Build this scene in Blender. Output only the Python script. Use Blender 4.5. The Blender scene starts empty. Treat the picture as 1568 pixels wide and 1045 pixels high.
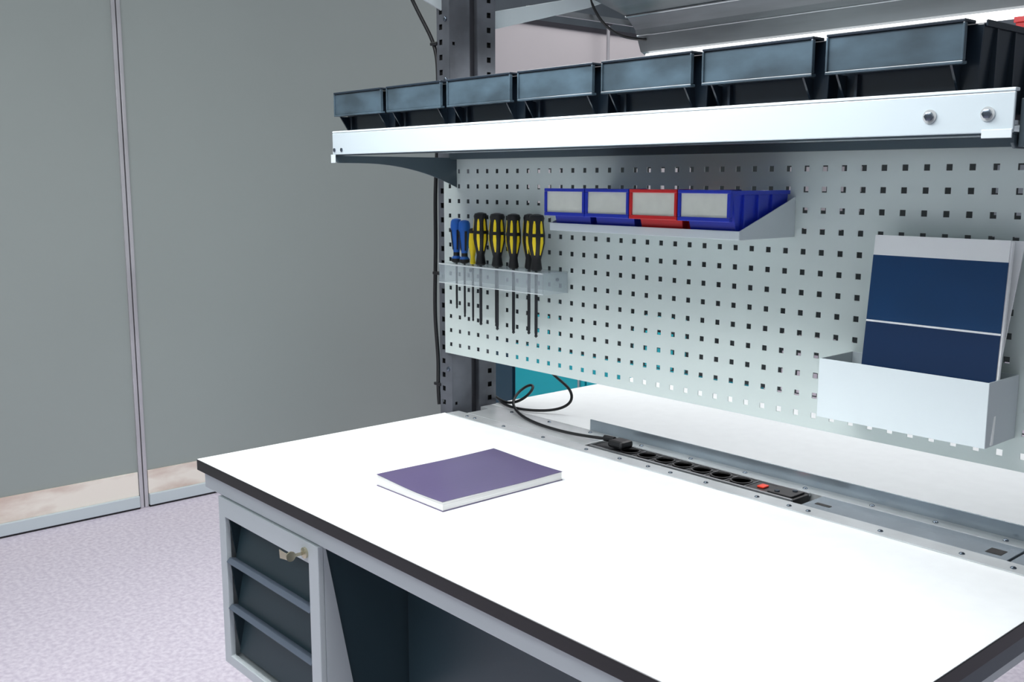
import bpy, bmesh, math, random
from mathutils import Vector, Matrix
random.seed(4)
sc=bpy.context.scene
try:
    sc.view_settings.view_transform='Standard'
except Exception: pass

# ---------------------------------------------------------------- materials
def lin(c):
    return tuple(((v/255)/12.92 if v/255<=.04045 else ((v/255+.055)/1.055)**2.4) for v in c)+(1,)
MATS={}
def mat(name,col,rough=.5,metal=0,spec=.5,var=0,vscale=20,emit=0,alpha=1,trans=0,bump=0,bscale=200,coat=0,col2=None,stretch=None,lo=.35,hi=.65):
    if name in MATS: return MATS[name]
    m=bpy.data.materials.new(name); m.use_nodes=True
    nt=m.node_tree; b=nt.nodes['Principled BSDF']
    b.inputs['Base Color'].default_value=lin(col)
    b.inputs['Roughness'].default_value=rough; b.inputs['Metallic'].default_value=metal
    b.inputs['Specular IOR Level'].default_value=spec
    b.inputs['Coat Weight'].default_value=coat
    if trans: b.inputs['Transmission Weight'].default_value=trans
    if alpha<1: b.inputs['Alpha'].default_value=alpha
    if emit:
        b.inputs['Emission Color'].default_value=lin(col); b.inputs['Emission Strength'].default_value=emit
    tc=nt.nodes.new('ShaderNodeTexCoord')
    src=tc.outputs['Object']
    if stretch:
        mp=nt.nodes.new('ShaderNodeMapping'); mp.inputs['Scale'].default_value=stretch
        nt.links.new(src,mp.inputs[0]); src=mp.outputs[0]
    if var or col2:
        n=nt.nodes.new('ShaderNodeTexNoise'); n.inputs['Scale'].default_value=vscale; n.inputs['Detail'].default_value=6
        nt.links.new(src,n.inputs['Vector'])
        r=nt.nodes.new('ShaderNodeValToRGB')
        if col2: c2=col2
        else: c2=tuple(max(0,v*(1-var)) for v in col)
        r.color_ramp.elements[0].position=lo; r.color_ramp.elements[1].position=hi
        r.color_ramp.elements[0].color=lin(c2); r.color_ramp.elements[1].color=lin(col)
        nt.links.new(n.outputs['Fac'],r.inputs[0]); nt.links.new(r.outputs[0],b.inputs['Base Color'])
    if bump:
        n2=nt.nodes.new('ShaderNodeTexNoise'); n2.inputs['Scale'].default_value=bscale
        nt.links.new(src,n2.inputs['Vector'])
        bp=nt.nodes.new('ShaderNodeBump'); bp.inputs['Strength'].default_value=bump; bp.inputs['Distance'].default_value=.002
        nt.links.new(n2.outputs['Fac'],bp.inputs['Height']); nt.links.new(bp.outputs[0],b.inputs['Normal'])
    MATS[name]=m; return m

M_wall=mat('wall_grey_panel',(162,170,167),.5,var=.03,vscale=.6)
M_wall2=mat('wall_pale_panel',(208,204,206),.6,var=.05,vscale=.8)
M_hall=mat('hall_wall',(150,158,165),.8,var=.1,vscale=1.5)
M_floor=mat('lino_floor',(226,218,230),.45,col2=(202,192,208),vscale=60,bump=.1,bscale=90)
M_base=mat('baseboard_panel',(255,246,234),.3,col2=(216,188,174),vscale=2.6,stretch=(1,1,3),lo=.30,hi=.5)  # pinkish mottling paints in floor reflections, plus some stains
M_alu=mat('aluminium',(200,203,206),.28,metal=.9,var=.06,vscale=6)
M_mull=mat('mullion_metal',(214,212,216),.25,metal=.45,var=.1,vscale=3)
M_aludk=mat('aluminium_groove',(62,62,68),.4,metal=.4)
M_top=mat('white_laminate',(244,246,247),.32,var=.012,vscale=30)
M_black=mat('black_edge',(14,14,17),.4)
M_frame=mat('frame_grey_paint',(196,204,208),.45,bump=.05)
M_lgrey=mat('light_grey_paint',(206,216,220),.35,bump=.04)
M_fascia=mat('shelf_fascia_paint',(186,198,204),.32,bump=.04)
M_board=mat('perfo_board_paint',(198,209,207),.42,bump=.04)
M_boardbk=mat('perfo_board_rear_shaded',(50,56,60),.6)  # rear board darkened: its unlit side is painted into the colour
M_post=mat('post_steel',(108,112,120),.36,metal=.4,var=.22,vscale=9)
M_postdk=mat('post_hole_dark',(16,18,20),.8)
M_slate=mat('slate_paint_and_shade',(44,64,72),.4,bump=.04)
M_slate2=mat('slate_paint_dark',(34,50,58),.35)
M_lip=mat('drawer_lip',(88,98,112),.35)
M_brk=mat('bracket_dark',(66,80,88),.4)
M_bin=mat('dark_plastic',(26,38,50),.3,var=.12,vscale=10,coat=.15)
M_binface=mat('dark_plastic_sheen',(70,88,100),.28,var=.28,vscale=12,coat=.3,stretch=(1,1,2))  # same dark plastic, with blue-grey sheen painted into a lighter colour
M_blue=mat('blue_plastic',(30,52,178),.3)
M_red=mat('red_plastic',(205,36,40),.3)
M_label=mat('label_paper',(222,226,216),.5,var=.03,vscale=40)
M_chan=mat('galvanised',(216,221,223),.24,metal=.45,var=.08,vscale=10)
M_lid=mat('galvanised_lid',(190,202,212),.22,metal=.65,var=.12,vscale=5)
M_screw=mat('screw_steel',(120,130,142),.2,metal=1)
M_sock=mat('socket_black',(20,20,22),.35)
M_sockhole=mat('socket_inner',(6,6,7),.6)
M_switch=mat('switch_red',(220,60,36),.3,emit=.1)
M_cable=mat('cable_rubber',(18,19,22),.45)
M_cover=mat('book_cover_purple',(84,74,110),.35,var=.04,vscale=5,coat=.1)
M_pages=mat('book_pages',(226,226,224),.6,var=.10,vscale=300,stretch=(.02,.02,3))
M_navy=mat('brochure_navy',(4,60,106),.3,var=.05,vscale=8)
M_navy2=mat('brochure_navy_dark',(6,44,84),.3)
M_white=mat('brochure_white',(246,248,248),.45)
M_yel=mat('grip_yellow',(250,222,30),.4)
M_grip=mat('grip_black',(22,23,26),.45)
M_hblue=mat('grip_blue',(28,98,188),.4)
M_steel=mat('tool_steel',(50,52,56),.3,metal=.7)
M_acr=mat('clear_acrylic',(186,198,204),.08,alpha=.26)
M_acre=mat('acrylic_edge',(224,230,232),.15,alpha=.7)
M_teal=mat('teal_cabinet_paint',(22,168,182),.4)
M_navyc=mat('navy_cabinet_paint',(38,66,84),.4)
M_led=mat('led_diffuser',(255,255,255),.5,emit=2.2)
M_hood=mat('lamp_sheet_metal',(118,123,126),.4,metal=.3,var=.2,vscale=2.5,stretch=(1,6,6))

# ---------------------------------------------------------------- helpers
def group(name,loc=(0,0,0)):
    e=bpy.data.objects.new(name,None); e.empty_display_size=.05; e.location=loc
    sc.collection.objects.link(e); return e
def link(o,parent):
    sc.collection.objects.link(o)
    if parent:
        o.parent=parent; o.matrix_parent_inverse=Matrix.Translation(-Vector(parent.location))
    return o
def mesh(name,verts,faces,m,parent=None,smooth=False,fm=None):
    me=bpy.data.meshes.new(name); me.from_pydata([tuple(v) for v in verts],[],faces)
    ms=m if isinstance(m,(list,tuple)) else [m]
    for x in ms: me.materials.append(x)
    if fm:
        for p,i in zip(me.polygons,fm): p.material_index=i
    bm=bmesh.new(); bm.from_mesh(me); bmesh.ops.recalc_face_normals(bm,faces=bm.faces); bm.to_mesh(me); bm.free()
    if smooth:
        for p in me.polygons: p.use_smooth=True
    me.update()
    return link(bpy.data.objects.new(name,me),parent)
def bev(o,w,seg=2):
    b=o.modifiers.new('bev','BEVEL'); b.width=w; b.segments=seg; b.limit_method='ANGLE'; b.angle_limit=math.radians(40); return o
def box(name,lo,hi,m,parent=None,bevel=0):
    x0,y0,z0=lo; x1,y1,z1=hi
    v=[(x0,y0,z0),(x1,y0,z0),(x1,y1,z0),(x0,y1,z0),(x0,y0,z1),(x1,y0,z1),(x1,y1,z1),(x0,y1,z1)]
    f=[(0,3,2,1),(4,5,6,7),(0,1,5,4),(1,2,6,5),(2,3,7,6),(3,0,4,7)]
    o=mesh(name,v,f,m,parent)
    if bevel: bev(o,bevel)
    return o
def prism(name,pts,axis,a,b,m,parent=None,bevel=0):
    def mk(p,t):
        if axis=='X': return (t,p[0],p[1])
        if axis=='Y': return (p[0],t,p[1])
        return (p[0],p[1],t)
    n=len(pts); v=[mk(p,a) for p in pts]+[mk(p,b) for p in pts]
    f=[tuple(range(n)),tuple(range(2*n-1,n-1,-1))]+[(i,(i+1)%n,n+(i+1)%n,n+i) for i in range(n)]
    o=mesh(name,v,f,m,parent)
    if bevel: bev(o,bevel)
    return o
def lathe(name,prof,c,m,parent=None,axis='Z',seg=20,fmats=None):
    v=[];f=[];fm=[]
    for r,h in prof:
        for i in range(seg):
            a=2*math.pi*i/seg; p=(r*math.cos(a),r*math.sin(a),h)
            if axis=='Y': p=(p[0],p[2],p[1])
            if axis=='X': p=(p[2],p[0],p[1])
            v.append((c[0]+p[0],c[1]+p[1],c[2]+p[2]))
    for k in range(len(prof)-1):
        for i in range(seg):
            f.append((k*seg+i,k*seg+(i+1)%seg,(k+1)*seg+(i+1)%seg,(k+1)*seg+i)); fm.append(fmats[k] if fmats else 0)
    f.append(tuple(range(seg))); fm.append(fm[0])
    f.append(tuple((len(prof)-1)*seg+i for i in range(seg))); fm.append(fm[-2] if len(fm)>1 else 0)
    o=mesh(name,v,f,m,parent,smooth=True,fm=fm)
    e=o.modifiers.new('es','EDGE_SPLIT'); e.split_angle=math.radians(40)
    return o
def tube(name,pts,r,m,parent=None):
    cu=bpy.data.curves.new(name,'CURVE'); cu.dimensions='3D'; cu.bevel_depth=r; cu.bevel_resolution=4; cu.resolution_u=10
    s=cu.splines.new('NURBS'); s.points.add(len(pts)-1)
    for i,p in enumerate(pts): s.points[i].co=(*p,1)
    s.use_endpoint_u=True; s.order_u=4
    cu.materials.append(m)
    return link(bpy.data.objects.new(name,cu),parent)
def rod(name,a,b,r,m,parent=None,seg=14):
    a=Vector(a);b=Vector(b);d=(b-a).normalized(); u=d.orthogonal().normalized(); w=d.cross(u)
    v=[]
    for p in (a,b):
        for i in range(seg):
            t=2*math.pi*i/seg; v.append(p+u*(r*math.cos(t))+w*(r*math.sin(t)))
    f=[(i,(i+1)%seg,seg+(i+1)%seg,seg+i) for i in range(seg)]+[tuple(range(seg)),tuple(range(seg,2*seg))]
    return mesh(name,v,f,m,parent)
def open_box(name,lo,hi,t,m,parent=None,tf=0,tb=0,ts=0,bevel=.0015):
    x0,y0,z0=lo;x1,y1,z1=hi
    ob=[(x0+ts,y0+tf,z0),(x1-ts,y0+tf,z0),(x1-ts,y1-tb,z0),(x0+ts,y1-tb,z0)]
    ot=[(x0,y0,z1),(x1,y0,z1),(x1,y1,z1),(x0,y1,z1)]
    it=[(x0+t,y0+t,z1),(x1-t,y0+t,z1),(x1-t,y1-t,z1),(x0+t,y1-t,z1)]
    ib=[(x0+ts+t,y0+tf+t,z0+t),(x1-ts-t,y0+tf+t,z0+t),(x1-ts-t,y1-tb-t,z0+t),(x0+ts+t,y1-tb-t,z0+t)]
    v=ob+ot+it+ib; f=[(0,1,2,3),(12,13,14,15)]
    for i in range(4):
        j=(i+1)%4
        f+=[(i,j,4+j,4+i),(4+i,4+j,8+j,8+i),(8+i,8+j,12+j,12+i)]
    o=mesh(name,v,f,m,parent)
    if bevel: bev(o,bevel)
    return o
def gridsheet(name,axis,plane,U,V,t,m,parent,bevel=0):
    verts=[];faces=[]
    for vv in V:
        for uu in U:
            verts.append((uu,plane,vv) if axis=='Y' else (plane,uu,vv))
    nu=len(U)
    for j in range(len(V)-1):
        for i in range(nu-1):
            if i%2==1 and j%2==1: continue
            a=j*nu+i; faces.append((a,a+1,a+nu+1,a+nu))
    o=mesh(name,verts,faces,m,parent)
    s=o.modifiers.new('sol','SOLIDIFY'); s.thickness=t; s.offset=0
    if bevel: bev(o,bevel)
    return o
def perf(name,axis,plane,us,vs,holes_u,holes_v,h,t,m,parent):
    U=sorted([us[0],us[1]]+[c+s*h/2 for c in holes_u for s in(-1,1)])
    V=sorted([vs[0],vs[1]]+[c+s*h/2 for c in holes_v for s in(-1,1)])
    return gridsheet(name,axis,plane,U,V,t,m,parent)

FZ=-.85
# ---------------------------------------------------------------- room
box('floor',(-7,-5,FZ-.05),(6,9,FZ),M_floor)
g=group('wall_left',(-2.36,.0,0))
SY=.75
box('panel_front',(-2.42,-4,FZ),(-2.314,SY-.014,2.4),M_wall,g)
box('panel_rear',(-2.42,SY+.014,FZ),(-2.314,2.6,2.4),M_wall,g)
g=group('trim_1',(-2.3,SY,0))
box('mullion_core',(-2.40,SY-.0139,FZ),(-2.318,SY+.0139,2.4),M_aludk,g)
box('mullion_strip_a',(-2.318,SY-.019,FZ+.0),(-2.304,SY-.002,2.4),M_mull,g,.003)
box('mullion_strip_b',(-2.318,SY+.002,FZ+.0),(-2.304,SY+.019,2.4),M_mull,g,.003)
g=group('baseboard_left',(-2.31,0,-.77))
for nm,a,b in(('a',-4,SY-.022),('b',SY+.022,2.6)):
    box('panel_'+nm,(-2.3135,a,FZ+.06),(-2.306,b,FZ+.166),M_base,g,.001)
    box('rail_'+nm,(-2.3135,a,FZ+.008),(-2.294,b,FZ+.06),M_lgrey,g,.004)
    box('shadow_gap_'+nm,(-2.3135,a,FZ),(-2.30,b,FZ+.008),M_black,g)
box('wall_back_partition',(-3.08,2.4,FZ),(-3.0,8.5,1.58),M_wall2)
box('trim_2',(-3.09,2.4,1.58),(-2.99,8.5,1.61),M_aludk)
box('wall_far',(-7,-4,FZ),(-6.9,9,3.2),M_hall)
box('wall_rear',(-6.9,8.9,FZ),(6,9,3.2),M_hall)
g=group('banner_pole',(-2.9,4.3,.3))
rod('tube',(-2.9,4.3,FZ+.012),(-2.9,4.3,1.64),.012,M_mull,g)
lathe('foot',[(.09,0),(.09,.008),(.02,.014)],(-2.9,4.3,FZ),M_aludk,g)
box('clip',(-2.92,4.28,1.62),(-2.88,4.32,1.66),M_aludk,g,.003)

# ---------------------------------------------------------------- bench
g=group('workbench',(.75,.6,-.1))
L=1.51
box('top_front',(0.001,0.001,-.003),(L-.001,.667,0),M_top,g)
box('top_core',(.0,.0,-.024),(L,.668,-.0012),M_black,g,.001)
box('top_rear',(0.001,.816,-.003),(L-.001,1.469,0),M_top,g)
box('top_rear_core',(0,.815,-.024),(L,1.47,-.0012),M_black,g)
box('frame_front',(.01,.012,-.062),(L-.012,.03,-.024),M_frame,g,.002)
box('frame_back',(.01,1.44,-.062),(L-.012,1.458,-.024),M_frame,g,.002)
box('frame_left',(.01,.031,-.062),(.03,1.439,-.024),M_frame,g,.002)
box('frame_right',(L-.032,.031,-.062),(L-.012,1.439,-.024),M_brk,g,.002)
box('under_shade_panel',(.49,.20,-.845),(L-.03,.215,-.1005),M_slate,g)  # dark sheet added to stand in for shade under the bench
box('under_shade_cap',(.49,.196,-.1),(L-.03,.219,-.062),M_slate2,g,.001)  # upper strip of the added dark sheet
for nm,x in(('l',.02),('r',L-.07)):
    box('leg_'+nm,(x,.70,FZ+.04),(x+.05,.80,-.1),M_post,g,.003)
    box('foot_'+nm,(x,.22 if nm=='r' else .12,FZ),(x+.05,1.38,FZ+.04),M_post,g,.004)
    box('side_beam_'+nm,(x+.012,.22 if nm=='r' else .1,-.1),(x+.038,1.4,-.062),M_frame,g,.003)

# cable channel between the two tops
g=group('cable_channel',(.75,.74,0))
box('front_flange',(.015,.662,0.0003),(L,.702,.0025),M_chan,g,.0008)
box('rear_flange',(.015,.777,0.0003),(L,.812,.0025),M_chan,g,.0008)
box('trough_floor',(.015,.702,-.05),(L,.775,-.047),M_chan,g)
box('trough_front',(.015,.70,-.05),(L,.702,.0003),M_chan,g)
box('trough_back',(.015,.775,-.05),(L,.777,.0025),M_chan,g)
box('upstand',(.38,.812,0.0003),(L,.815,.028),M_lid,g,.0008)
box('lid_long',(1.03,.7025,-.002),(1.40,.7745,.003),M_lid,g,.001)
box('lid_left',(.05,.7025,-.002),(.47,.7745,.003),M_chan,g,.001)
box('lid_end',(1.405,.7025,-.002),(L,.7745,.003),M_lid,g,.001)
box('cable_slot_a',(1.045,.722,.003),(1.075,.732,.0036),M_sockhole,g)
box('cable_slot_b',(1.36,.715,.003),(1.385,.74,.0036),M_sockhole,g)
i=0
for x in [.08,.11,.22,.36,.50,.60,.68,.74,.83,.95,1.02,1.06,1.2,1.34,1.42]:
    lathe('screw_f%d'%i,[(.0048,0),(.0048,.001),(.003,.0025),(.0005,.003)],(x,.678,.0025),M_screw,g,seg=12); i+=1
for x in [.12,.26,.40,.56,.70,.84,.98,1.12,1.24,1.36,1.46]:
    lathe('screw_r%d'%i,[(.0048,0),(.0048,.001),(.003,.0025),(.0005,.003)],(x,.792,.0025),M_screw,g,seg=12); i+=1
g=group('power_strip',(.75,.74,0))
box('body',(.48,.7135,-.04),(1.005,.7665,.002),M_sock,g,.002)
box('alu_rim_f',(.48,.708,-.002),(1.005,.713,.004),M_alu,g)
box('alu_rim_b',(.48,.767,-.002),(1.005,.772,.004),M_alu,g)
for k in range(7):
    x=.575+k*.049
    lathe('socket_%d'%k,[(.0225,0),(.0225,.004),(.019,.004),(.018,.001)],(x,.74,.001),[M_sock,M_sockhole],g,seg=24,fmats=[0,0,1])
    box('divider_%d'%k,(x+.0238,.716,.001),(x+.0252,.764,.0035),M_alu,g)
box('switch',(.912,.730,.002),(.928,.750,.006),M_switch,g,.002)
box('end_block',(.945,.716,.002),(.998,.764,.006),M_sock,g,.002)
for a in(-1,1): lathe('end_screw_%d'%a,[(.005,0),(.005,.002),(.001,.002)],(.972+a*.012,.74+a*.012,.006),M_screw,g,seg=12)

# cables on table
g=group('power_cord',(.2,.8,.02))
tube('cord_a',[(-.03,.87,.006),(.02,.84,.005),(.08,.82,.005),(.14,.83,.005),(.20,.87,.008),(.235,.90,.03),(.225,.90,.07),(.18,.87,.10),(.15,.855,.15),(.14,.80,.22)],.0036,M_cable,g)
tube('cord_b',[(-.03,.86,.012),(.02,.84,.01),(.07,.83,.008),(.11,.85,.03),(.11,.88,.055),(.09,.885,.06),(.075,.86,.045),(.085,.82,.02),(.14,.79,.008),(.22,.755,.007),(.32,.735,.007),(.42,.735,.009),(.50,.742,.016)],.0036,M_cable,g)
rod('plug_neck',(.495,.742,.017),(.525,.742,.018),.007,M_cable,g)
box('plug_body',(.52,.722,.004),(.565,.762,.022),M_cable,g,.007)
g=group('side_cable',(-.06,.7,.3))
tube('cable_run',[(-.10,.64,1.06),(-.085,.66,1.0),(-.06,.70,.93),(-.055,.70,.85),(-.058,.70,.7),(-.062,.69,.55),(-.058,.69,.45),(-.066,.69,.3),(-.066,.69,.22),(-.05,.69,.12),(-.058,.69,.06),(-.052,.69,.01)],.005,M_cable,g)
for k,z in enumerate((.06,.35,.62,.92)): box('tie_%d'%k,(-.068,.684,z),(-.042,.70,z+.008),M_cable,g,.002)

# ---------------------------------------------------------------- posts
def post(x0,x1,nm):
    g=group('upright_post',(x0,.76,.3))
    zs=[.02+.0362*k for k in range(31)]
    Z0,Z1=-.06,1.15
    for tag,ya,yb in(('a',.69,.752),('b',.778,.835)):
        box('core_'+tag,(x0+.006,ya+.006,Z0),(x1-.008,yb-.006,Z1),M_postdk,g)
        perf('front_face_'+tag,'Y',ya,(x0,x1),(Z0,Z1),[x0+.016],zs,.013,.002,M_post,g)
        perf('back_face_'+tag,'Y',yb,(x0,x1),(Z0,Z1),[x0+.016],zs,.013,.002,M_post,g)
        for s,xx in(('l',x0),('r',x1)):
            if tag=='b':
                perf('side_%s_%s'%(tag,s),'X',xx,(ya,yb),(Z0,Z1),[ya+.036],zs,.013,.002,M_post,g)
            else:
                perf('side_%s_%s'%(tag,s),'X',xx,(ya,yb),(Z0,Z1),[ya+.012],[.02+.3*k for k in range(4)],.008,.002,M_post,g)
    box('web',(x0+.008,.752,Z0),(x1-.012,.778,Z1),M_aludk,g)
    for k in range(9):
        z=.075+.1448*k-.11
        lathe('bolt_%d'%k,[(.006,0),(.006,-.003),(.003,-.005),(.0005,-.005)],(x0+.036,.689,z),M_screw,g,axis='Y',seg=10)
    return g
post(-.045,.005,'l'); post(L-.0,L+.05,'r')

# ---------------------------------------------------------------- pegboards
P=.0361
hx=[.012+P*k for k in range(42)]; hz=[.178+P*k for k in range(13)]
g=group('perforated_back_panel',(.75,.682,.4))
perf('sheet','Y',.682,(-.012,1.512),(.154,.642),hx,hz,.0100,.0015,M_board,g)
box('left_return',(-.0125,.683,.154),(-.0105,.689,.642),M_board,g)
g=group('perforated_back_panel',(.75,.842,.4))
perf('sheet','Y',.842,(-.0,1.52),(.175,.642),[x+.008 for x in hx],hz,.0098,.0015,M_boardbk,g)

# ---------------------------------------------------------------- top shelf
g=group('top_shelf',(.75,.5,.67))
sx0,sx1=.037,1.515
box('fascia',(sx0,.334,.646),(sx1,.338,.6925),M_fascia,g,.0012)
box('fascia_lip_top',(sx0,.334,.693),(sx1,.346,.697),M_lgrey,g,.001)
box('plate',(sx0,.338,.655),(sx1,.679,.660),M_lgrey,g)
box('under_flange',(sx0,.338,.644),(sx1,.36,.647),M_brk,g)
box('rear_rail',(sx0,.66,.640),(sx1,.678,.6545),M_brk,g)
for x in (.046,.075): lathe('bolt_l%d'%int(x*1000),[(.0042,0),(.0042,-.002),(.0005,-.004)],(x,.334,.656),M_screw,g,axis='Y',seg=12)
for x in (1.415,1.485):
    lathe('washer%d'%int(x*1000),[(.0085,0),(.0085,-.0015),(.004,-.0015)],(x,.334,.668),M_chan,g,axis='Y',seg=20)
    lathe('bolt_r%d'%int(x*1000),[(.0055,-.001),(.0055,-.005),(.003,-.006),(.0005,-.006)],(x,.334,.668),M_screw,g,axis='Y',seg=6)
def shelfbracket(x0,x1,tag):
    pts=[(.338,.644),(.338,.634),(.345,.628)]
    for k in range(0,13):
        t=k/12; y=.40+(.68-.40)*t; pts.append((y,.628-.055*t**2.2))
    pts+=[(.688,.565),(.688,.644)]
    prism('bracket_'+tag,pts,'X',x0,x1,M_brk,g,.001)
shelfbracket(.037,.041,'l'); shelfbracket(1.511,1.515,'r')
box('bracket_tab_l',(.032,.332,.628),(.05,.3335,.646),M_lgrey,g,.0005)
box('bracket_tab_r',(1.48,.331,.640),(1.515,.3335,.650),M_lgrey,g,.0005)
box('bracket_outer_r',(1.517,.345,.63),(1.524,.69,.685),M_brk,g,.001)

# storage bins
for k in range(7):
    x0=.046+.2035*k; x1=x0+.1985
    g=group('storage_bin',((x0+x1)/2,.5,.72))
    open_box('body',(x0+.004,.362,.6605),(x1-.004,.655,.776),.003,M_bin,g,tf=.006,tb=.002,ts=.008)
    xa,xb=x0,x0+.184
    box('label_holder',(xa,.337,.732),(xb,.341,.776),M_binface,g,.0012)
    box('holder_rim_top',(xa,.334,.776),(xb,.362,.780),M_bin,g,.001)
    box('holder_rim_bottom',(xa,.334,.728),(xb,.345,.732),M_binface,g,.001)
    for s,xx in(('l',xa),('r',xb-.003)): box('holder_rim_'+s,(xx,.334,.732),(xx+.003,.3375,.776),M_binface,g,.0008)
    for s,xx in(('l',x0+.012),('r',x0+.165)):
        prism('gusset_'+s,[(.341,.728),(.364,.728),(.367,.69)],'X',xx,xx+.003,M_bin,g)
    for s,xx in(('l',x0+.0005),('r',x1-.0035)):
        box('side_rim_'+s,(xx,.363,.772),(xx+.003,.655,.780),M_bin,g,.001)
    for q in range(6):
        y=.39+.05*q
        box('rib_r%d'%q,(x1-.012,y,.675),(x1-.001,y+.004,.7715),M_bin,g)
        box('rib_l%d'%q,(x0+.001,y,.675),(x0+.012,y+.004,.7715),M_bin,g)
    box('front_step',(x0+.03,.358,.663),(x0+.034,.367,.728),M_bin,g)

# rear shelf with a red bin
g=group('rear_shelf',(.75,1.0,.66))
box('plate',(sx0,.86,.655),(sx1,1.18,.660),M_lgrey,g)
box('fascia',(sx0,1.18,.646),(sx1,1.184,.697),M_lgrey,g,.001)
g=group('red_storage_bin',(1.3,1.08,.75))
open_box('body',(1.222,1.0,.6605),(1.42,1.16,.870),.003,M_red,g,ts=.008,tf=.004,tb=.004)
box('rim',(1.220,.997,.864),(1.422,1.0,.874),M_red,g,.001)

# ---------------------------------------------------------------- small parts bins on board
g=group('bin_rail_holder',(.77,.6,.5))
hx0,hx1=.545,1.004
box('tray',(hx0+.002,.523,.492),(hx1-.002,.678,.494),M_lgrey,g)
box('front_lip',(hx0,.520,.492),(hx1,.523,.507),M_lgrey,g,.0008)
box('back_plate',(hx0+.002,.6785,.492),(hx1-.002,.6805,.562),M_lgrey,g)
for s,x in(('l',hx0),('r',hx1-.002)):
    prism('side_'+s,[(.523,.492),(.523,.507),(.6805,.562),(.6805,.492)],'X',x,x+.002,M_frame,g)
for k in range(4):
    m=M_red if k==2 else M_blue
    a,b=.550+.1125*k,.550+.1125*(k+1)-.002
    g=group('parts_bin',((a+b)/2,.59,.53))
    open_box('body',(a+.004,.512,.4945),(b-.004,.672,.572),.002,m,g,tf=.018,ts=.004,tb=.002)
    box('label',(a+.006,.503,.529),(b-.006,.505,.569),M_label,g)
    box('frame_back',(a,.505,.523),(b,.508,.574),m,g)
    box('frame_top',(a,.500,.569),(b,.505,.575),m,g,.001)
    box('frame_bottom',(a,.500,.522),(b,.505,.529),m,g,.001)
    box('frame_l',(a,.500,.529),(a+.006,.505,.569),m,g,.001)
    box('frame_r',(b-.006,.500,.529),(b,.505,.569),m,g,.001)
    box('rim_l',(a+.001,.508,.567),(a+.006,.674,.574),m,g,.001)
    box('rim_r',(b-.006,.508,.567),(b-.001,.674,.574),m,g,.001)
    for q in range(3): box('rib_%d'%q,(b-.008,.54+.04*q,.50),(b-.001,.543+.04*q,.567),m,g)

# ---------------------------------------------------------------- screwdriver rack
g=group('tool_rack',(.25,.64,.37))
rx0,rx1=.068,.435
box('back_plate',(rx0,.678,.345),(rx1,.680,.3885),M_acr,g)
box('shelf_plate',(rx0,.606,.389),(rx1,.680,.392),M_acr,g)
box('front_lip',(rx0,.603,.347),(rx1,.6055,.389),M_acr,g,.0005)
box('lip_edge_top',(rx0,.602,.389),(rx1,.606,.3925),M_acre,g,.0005)
box('lip_edge_bottom',(rx0,.602,.345),(rx1,.606,.347),M_acre,g,.0003)
box('end_l',(rx0,.606,.345),(rx0+.002,.678,.389),M_acr,g)
box('end_r',(rx1-.002,.606,.345),(rx1,.678,.389),M_acr,g)
for x in(rx0+.03,rx1-.03): lathe('screw%d'%int(x*1000),[(.004,0),(.004,-.003),(.0005,-.004)],(x,.678,.372),M_screw,g,axis='Y',seg=12)
def driver(x,y,ztop,r,tip,kind):
    g=group('screwdriver',(x,y,.39))
    zb=.3925
    H=ztop-zb
    if kind=='big': mats=[M_grip,M_yel]
    elif kind=='yellow': mats=[M_yel,M_grip]
    else: mats=[M_hblue,M_grip]
    prof=[(r*.55,0),(r*.72,.03),(r*.62,.12),(r*.55,.2),(r*.75,.32),(r*1.0,.48),(r*1.02,.62),(r*.9,.78),(r*.86,.86),(r*.95,.93),(r*.8,.98),(r*.3,1.0)]
    if kind=='blue': prof=[(r*.6,0),(r*.95,.03),(r*.95,.10),(r*.6,.16),(r*.58,.24),(r*.72,.36),(r*.9,.52),(r*1.05,.7),(r*1.1,.84),(r*1.02,.93),(r*.8,.98),(r*.3,1.0)]
    fm=[0]*11
    if kind=='yellow': fm[8]=1;fm[9]=1; fm[10]=1
    if kind=='blue': fm[0]=fm[1]=1; fm[3]=1
    lathe('handle',[(a,b*H) for a,b in prof],(x,y,zb),mats,g,seg=24,fmats=fm)
    if kind=='big':
        for k,ang in enumerate((-175,-118,-58,-5)):
            a=math.radians(ang)
            for part,(zz,rr,w) in enumerate((([.28,.38,.50,.60],[.69,.86,1.025,1.04],[.2,.42,.5,.42]),([.66,.74,.82,.88],[1.01,.95,.90,.89],[.42,.46,.4,.2]))):
                v=[];f=[]
                for z,q,ww in zip(zz,rr,w):
                    for s in(-1,0,1):
                        aa=a+s*ww*.42
                        v.append((x+math.cos(aa)*(r*q+.0009),y+math.sin(aa)*(r*q+.0009),zb+z*H))
                for i in range(len(zz)-1):
                    for j in range(2): f.append((i*3+j,i*3+j+1,i*3+j+4,i*3+j+3))
                mesh('stripe_%d_%d'%(k,part),v,f,M_yel,g,smooth=True)
    if kind=='blue':
        for k,ang in enumerate((-100,-25)):
            a=math.radians(ang); v=[];f=[]
            for z,q in((.30,.68),(.45,.83),(.6,.96),(.75,1.08)):
                for s in(-1,1):
                    aa=a+s*.2; v.append((x+math.cos(aa)*(r*q+.0012),y+math.sin(aa)*(r*q+.0012),zb+z*H))
            for i in range(3): f.append((i*2,i*2+1,i*2+3,i*2+2))
            mesh('stripe_%d'%k,v,f,M_grip,g,smooth=True)
    sr=.0036 if kind=='big' else .0026
    zt=tip
    lathe('shank',[(sr,zb+.002),(sr,zt+.012),(sr*.8,zt+.006),(sr*1.1,zt+.003),(sr*.3,zt)],(x,y,0),M_steel,g,seg=12)
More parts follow.
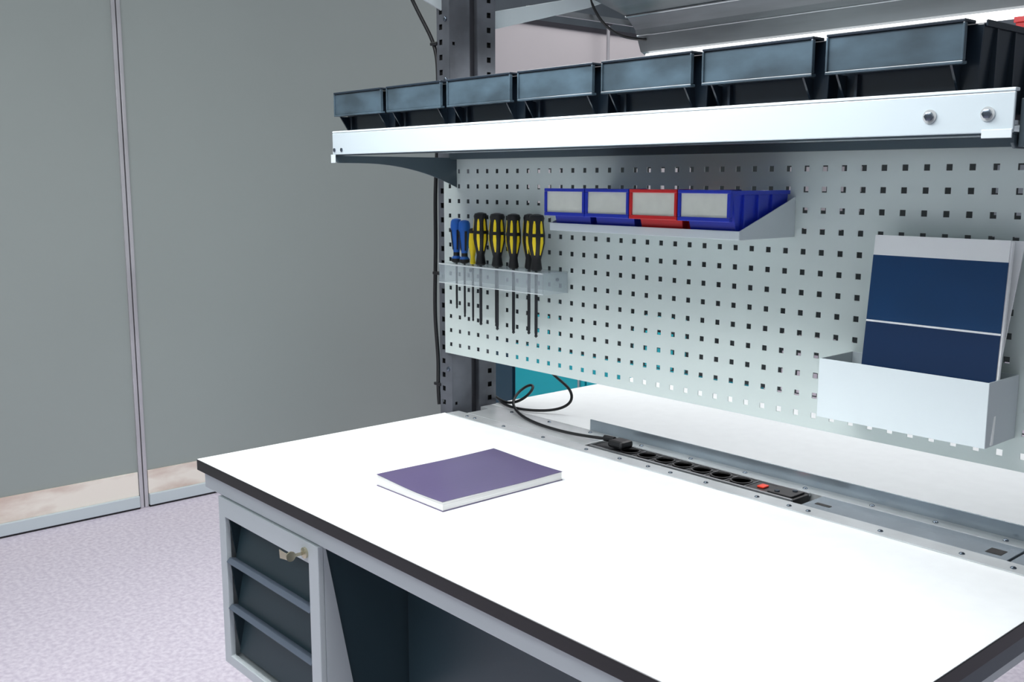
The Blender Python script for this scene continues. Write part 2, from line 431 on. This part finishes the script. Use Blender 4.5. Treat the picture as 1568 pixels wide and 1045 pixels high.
for x,y,zt,r,tip,k in [(.090,.64,.499,.0130,.28,'blue'),(.121,.64,.496,.0130,.262,'blue'),(.150,.642,.478,.0095,.255,'yellow'),
    (.188,.635,.516,.0170,.25,'big'),(.213,.662,.514,.013,.247,'big'),(.248,.635,.516,.0185,.245,'big'),
    (.305,.635,.516,.0165,.243,'big'),(.334,.656,.516,.014,.243,'big'),(.381,.635,.517,.0185,.243,'big')]:
    driver(x,y,zt,r,tip,k)

# ---------------------------------------------------------------- document holder
g=group('document_holder',(1.27,.63,.25))
bx0,bx1=1.128,1.405
box('front',(bx0,.580,.205),(bx1,.582,.303),M_lgrey,g,.0008)
box('back',(bx0+.002,.6785,.207),(bx1-.002,.6805,.303),M_lgrey,g)
box('bottom',(bx0+.002,.582,.205),(bx1-.002,.6805,.207),M_lgrey,g)
for s,x in(('l',bx0),('r',bx1-.002)): box('side_'+s,(x,.582,.205),(x+.002,.6805,.303),M_frame,g,.0005)
def leaf(name,xb,xt,yb,yt,zb,zt,parts,w,th,parent):
    for i,(a,b,m) in enumerate(parts):
        v=[]
        for off in(0,th):
            for (s,t) in((0,a),(1,a),(1,b),(0,b)):
                x=xb+(xt-xb)*t+w*s; y=yb+(yt-yb)*t+off; z=zb+(zt-zb)*t
                v.append((x,y,z))
        mesh('%s_%d'%(name,i),v,[(0,1,2,3),(4,5,6,7),(0,1,5,4),(1,2,6,5),(2,3,7,6),(3,0,4,7)],m,parent)
g=group('brochure',(1.3,.63,.35))
leaf('cover',1.190,1.176,.594,.650,.208,.504,[(0,.535,M_navy2),(.535,.545,M_white),(.545,.893,M_navy),(.893,1,M_white)],.214,.0016,g)
leaf('pages',1.192,1.178,.5957,.6517,.208,.502,[(0,1,M_white)],.215,.006,g)
g=group('brochure',(1.31,.66,.35))
leaf('sheet',1.185,1.203,.625,.668,.208,.503,[(0,1,M_white)],.20,.003,g)

# ---------------------------------------------------------------- book on table
g=group('paperback_book',(.52,.33,.01))
def bookz(u,v):
    return .0205+.0022*math.cos(u*math.pi)-.0028*math.sin(u*math.pi)*(1-.5*v)+.001*math.cos(v*math.pi*1.5)
NU,NV=16,16
bx,by,bw,bh=.415,.183,.212,.299
def booksheet(name,z_off0,z_off1,m,ins):
    v=[];f=[]
    n=(NU+1)*(NV+1)
    for lay in(0,1):
        for j in range(NV+1):
            for i in range(NU+1):
                u=i/NU;w=j/NV
                x=bx+ins+(bw-2*ins)*u; y=by+ins+(bh-2*ins)*w
                zt=bookz(u,w)
                z=(z_off0(zt) if lay==0 else z_off1(zt))
                v.append((x,y,z))
    idx=lambda l,i,j:l*n+j*(NU+1)+i
    for l in(0,1):
        for j in range(NV):
            for i in range(NU): f.append((idx(l,i,j),idx(l,i+1,j),idx(l,i+1,j+1),idx(l,i,j+1)))
    for i in range(NU):
        f.append((idx(0,i,0),idx(0,i+1,0),idx(1,i+1,0),idx(1,i,0))); f.append((idx(0,i,NV),idx(0,i+1,NV),idx(1,i+1,NV),idx(1,i,NV)))
    for j in range(NV):
        f.append((idx(0,0,j),idx(0,0,j+1),idx(1,0,j+1),idx(1,0,j))); f.append((idx(0,NU,j),idx(0,NU,j+1),idx(1,NU,j+1),idx(1,NU,j)))
    mesh(name,v,f,m,g)
booksheet('back_cover',lambda z:.0003,lambda z:.0018,M_cover,0)
booksheet('page_block',lambda z:.0018,lambda z:z-.0008,M_pages,.0012)
booksheet('front_cover',lambda z:z-.0008,lambda z:z,M_cover,0)

# ---------------------------------------------------------------- drawer cabinet
g=group('drawer_cabinet',(.28,.3,-.25))
cx0,cx1,cz0,cz1=.080,.484,-.434,-.064
D=.58
gridsheet('front_frame','Y',.014,[cx0,cx0+.028,cx1-.034,cx1],[cz0,cz0+.022,cz1-.040,cz1],.012,M_frame,g,.0015)
box('left_side',(cx0,.0205,cz0),(cx0+.015,D-.01,cz1),M_frame,g)
box('right_side',(cx1-.016,.0205,cz0+.014),(cx1-.004,D-.01,cz1),M_slate,g)  # slate colour paints in the shade on the light grey side
prism('right_lit_wedge',[(.0203,cz1),(.024,cz1),(.092,cz0),(.0203,cz0)],'X',cx1-.0038,cx1,M_frame,g)  # lit front part of the side, shaped along the shadow edge
box('back',(cx0,D-.01,cz0),(cx1-.004,D,cz1),M_slate,g)
box('bottom',(cx0+.015,.0205,cz0),(cx1-.004,D-.01,cz0+.014),M_frame,g)
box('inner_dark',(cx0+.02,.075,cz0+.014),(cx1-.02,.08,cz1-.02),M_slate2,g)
dz=[-.104,-.205,-.308,-.412]
for k in range(3):
    zt,zb=dz[k],dz[k+1]
    xa,xb=cx0+.029,cx1-.035
    prism('drawer_front_%d'%k,[(.046,zt-.004),(.056,zt-.004),(.036,zb+.006),(.026,zb+.006)],'X',xa+.004,xb-.004,M_slate,g)
    if k>0:
        prism('drawer_lip_%d'%k,[(.006,zt+.004),(.014,zt+.012),(.050,zt+.004),(.046,zt-.003),(.018,zt-.004)],'X',xa,xb,M_lip,g,.001)
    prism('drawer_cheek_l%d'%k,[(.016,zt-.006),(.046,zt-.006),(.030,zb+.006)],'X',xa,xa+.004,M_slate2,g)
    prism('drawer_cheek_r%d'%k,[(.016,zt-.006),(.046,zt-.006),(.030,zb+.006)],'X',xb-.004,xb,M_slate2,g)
g=group('cabinet_key',(.44,0,-.09))
kx,kz=.440,-.086
M_key=mat('key_metal',(190,184,160),.25,metal=.8)
lathe('lock_barrel',[(.0105,.002),(.0105,-.004),(.007,-.006),(.0005,-.006)],(kx,.008,kz),M_key,g,axis='Y',seg=20)
box('key_blade',(kx-.001,-.014,kz-.003),(kx+.001,.003,kz+.003),M_key,g)
lathe('key_bow',[(.0095,-.0012),(.0095,.0012),(.003,.0012)],(kx,-.022,kz),M_key,g,axis='X',seg=20)
prism('spare_key',[(kx-.034,kz-.012),(kx-.006,kz-.008),(kx-.004,kz+.004),(kx-.016,kz+.003),(kx-.036,kz+.004)],'Y',-.026,-.0245,M_key,g)

# ---------------------------------------------------------------- lockers behind
g=group('teal_locker',(-.9,2.3,-.4))
box('body',(-1.24,2.0,FZ),(-.3,2.5,.05),M_teal,g,.004)
box('door_a',(-1.22,1.985,FZ+.05),(-.80,2.0,.03),M_teal,g,.004)
box('door_b',(-.79,1.985,FZ+.05),(-.32,2.0,.03),M_teal,g,.004)
box('handle',(-.83,1.975,-.3),(-.82,1.987,-.2),M_alu,g,.002)
g=group('navy_locker',(-1.35,2.3,-.4))
box('body',(-1.47,2.02,FZ),(-1.25,2.5,.05),M_navyc,g,.004)
box('door',(-1.46,2.005,FZ+.05),(-1.265,2.02,.03),M_navyc,g,.004)

# ---------------------------------------------------------------- lamps
g=group('bench_lamp',(.75,1.4,1.0))
ya=1.42
prof=[(ya+.02,.95),(ya-.004,.960),(ya-.03,1.02),(ya-.07,1.055),(ya-.20,1.085),(ya-.36,1.10)]
v=[];f=[]
for x in(-.02,1.56):
    for y,z in prof: v.append((x,y,z))
n=len(prof)
for i in range(n-1): f.append((i,i+1,n+i+1,n+i))
o=mesh('reflector',v,f,M_hood,g); s=o.modifiers.new('s','SOLIDIFY'); s.thickness=.003
prism('end_cap',[(y,z) for y,z in prof]+[(ya-.36,1.13),(ya+.02,1.13)],'X',-.024,-.02,M_hood,g)
rod('reflector_rib',(-.02,ya-.075,1.050),(1.56,ya-.075,1.050),.003,M_alu,g,8)
rod('reflector_rib_low',(-.02,ya-.025,1.002),(1.56,ya-.025,1.002),.002,M_alu,g,8)
box('led_tube',(-.0,ya-.012,.934),(1.54,ya+.010,.952),M_led,g,.003)
prism('arm',[(.835,.965),(.835,1.01),(1.10,1.07),(1.46,1.17),(1.46,1.15),(1.2,1.06)],'X',-.03,-.024,M_lgrey,g,.001)
box('arm_rod',(-.04,.98,1.03),(-.031,1.45,1.045),M_alu,g)
tube('lamp_lead',[(-.03,1.2,1.10),(-.02,1.22,1.05),(-.01,1.25,1.01),(.0,1.32,.985),(.01,1.40,.99)],.004,M_cable,g)

g=group('bench_lamp',(.75,-.1,1.2))
box('housing',(.05,-.32,1.20),(1.46,.08,1.235),M_lgrey,g,.004)
M_led2=mat('led_panel',(255,255,255),.5,emit=7)
box('diffuser',(.08,-.30,1.196),(1.43,.06,1.1995),M_led2,g)
for s,x in(('l',-.03),('r',1.515)):
    prism('arm_'+s,[(.69,1.00),(.69,1.05),(.08,1.25),(-.3,1.25),(-.3,1.235),(.06,1.23)],'X',x,x+.006,M_lgrey,g,.001)
box('arm_tie',(-.03,-.2,1.236),(1.515,-.15,1.25),M_lgrey,g)

def area(name,loc,rot,sx,sy,power,col=(1,1,1)):
    l=bpy.data.lights.new(name,'AREA'); l.shape='RECTANGLE'; l.size=sx; l.size_y=sy; l.energy=power; l.color=col
    o=bpy.data.objects.new(name,l); o.location=loc; o.rotation_euler=rot; sc.collection.objects.link(o); return o
area('bench_lamp_light',(.75,-.12,1.19),(0,0,0),1.3,.34,14.5,(.97,.99,1))
area('rear_lamp_light',(.77,1.36,.93),(0,0,0),1.4,.1,9,(.96,.99,1))
area('hall_light_a',(.8,-2.4,3.0),(math.radians(35),0,0),3,1.2,38,(.93,.99,1))
area('hall_light_b',(-.6,.3,3.0),(0,math.radians(-38),0),2.2,2.2,85,(.98,1,.97))
area('hall_light_c',(-1.2,4.5,3.0),(0,0,0),3,2,60,(1,.95,.95))

w=bpy.data.worlds.new('world'); sc.world=w; w.use_nodes=True
bg=w.node_tree.nodes['Background']; bg.inputs[0].default_value=(.80,.86,.92,1); bg.inputs[1].default_value=.36

# ---------------------------------------------------------------- camera
cd=bpy.data.cameras.new('camera'); co=bpy.data.objects.new('camera',cd); sc.collection.objects.link(co)
yaw,pit,rol=-.8518,.1582,.0007
F=Vector((math.sin(yaw)*math.cos(pit),math.cos(yaw)*math.cos(pit),-math.sin(pit)))
R0=Vector((math.cos(yaw),-math.sin(yaw),0)); U0=R0.cross(F)
R=R0*math.cos(rol)+U0*math.sin(rol); U=U0*math.cos(rol)-R0*math.sin(rol)
m=Matrix((R,U,-F)).transposed().to_4x4(); m.translation=Vector((2.0306,-.88,.5926)); co.matrix_world=m
cd.sensor_width=36; cd.lens=36*1555.3/1568; cd.clip_start=.01
sc.camera=co
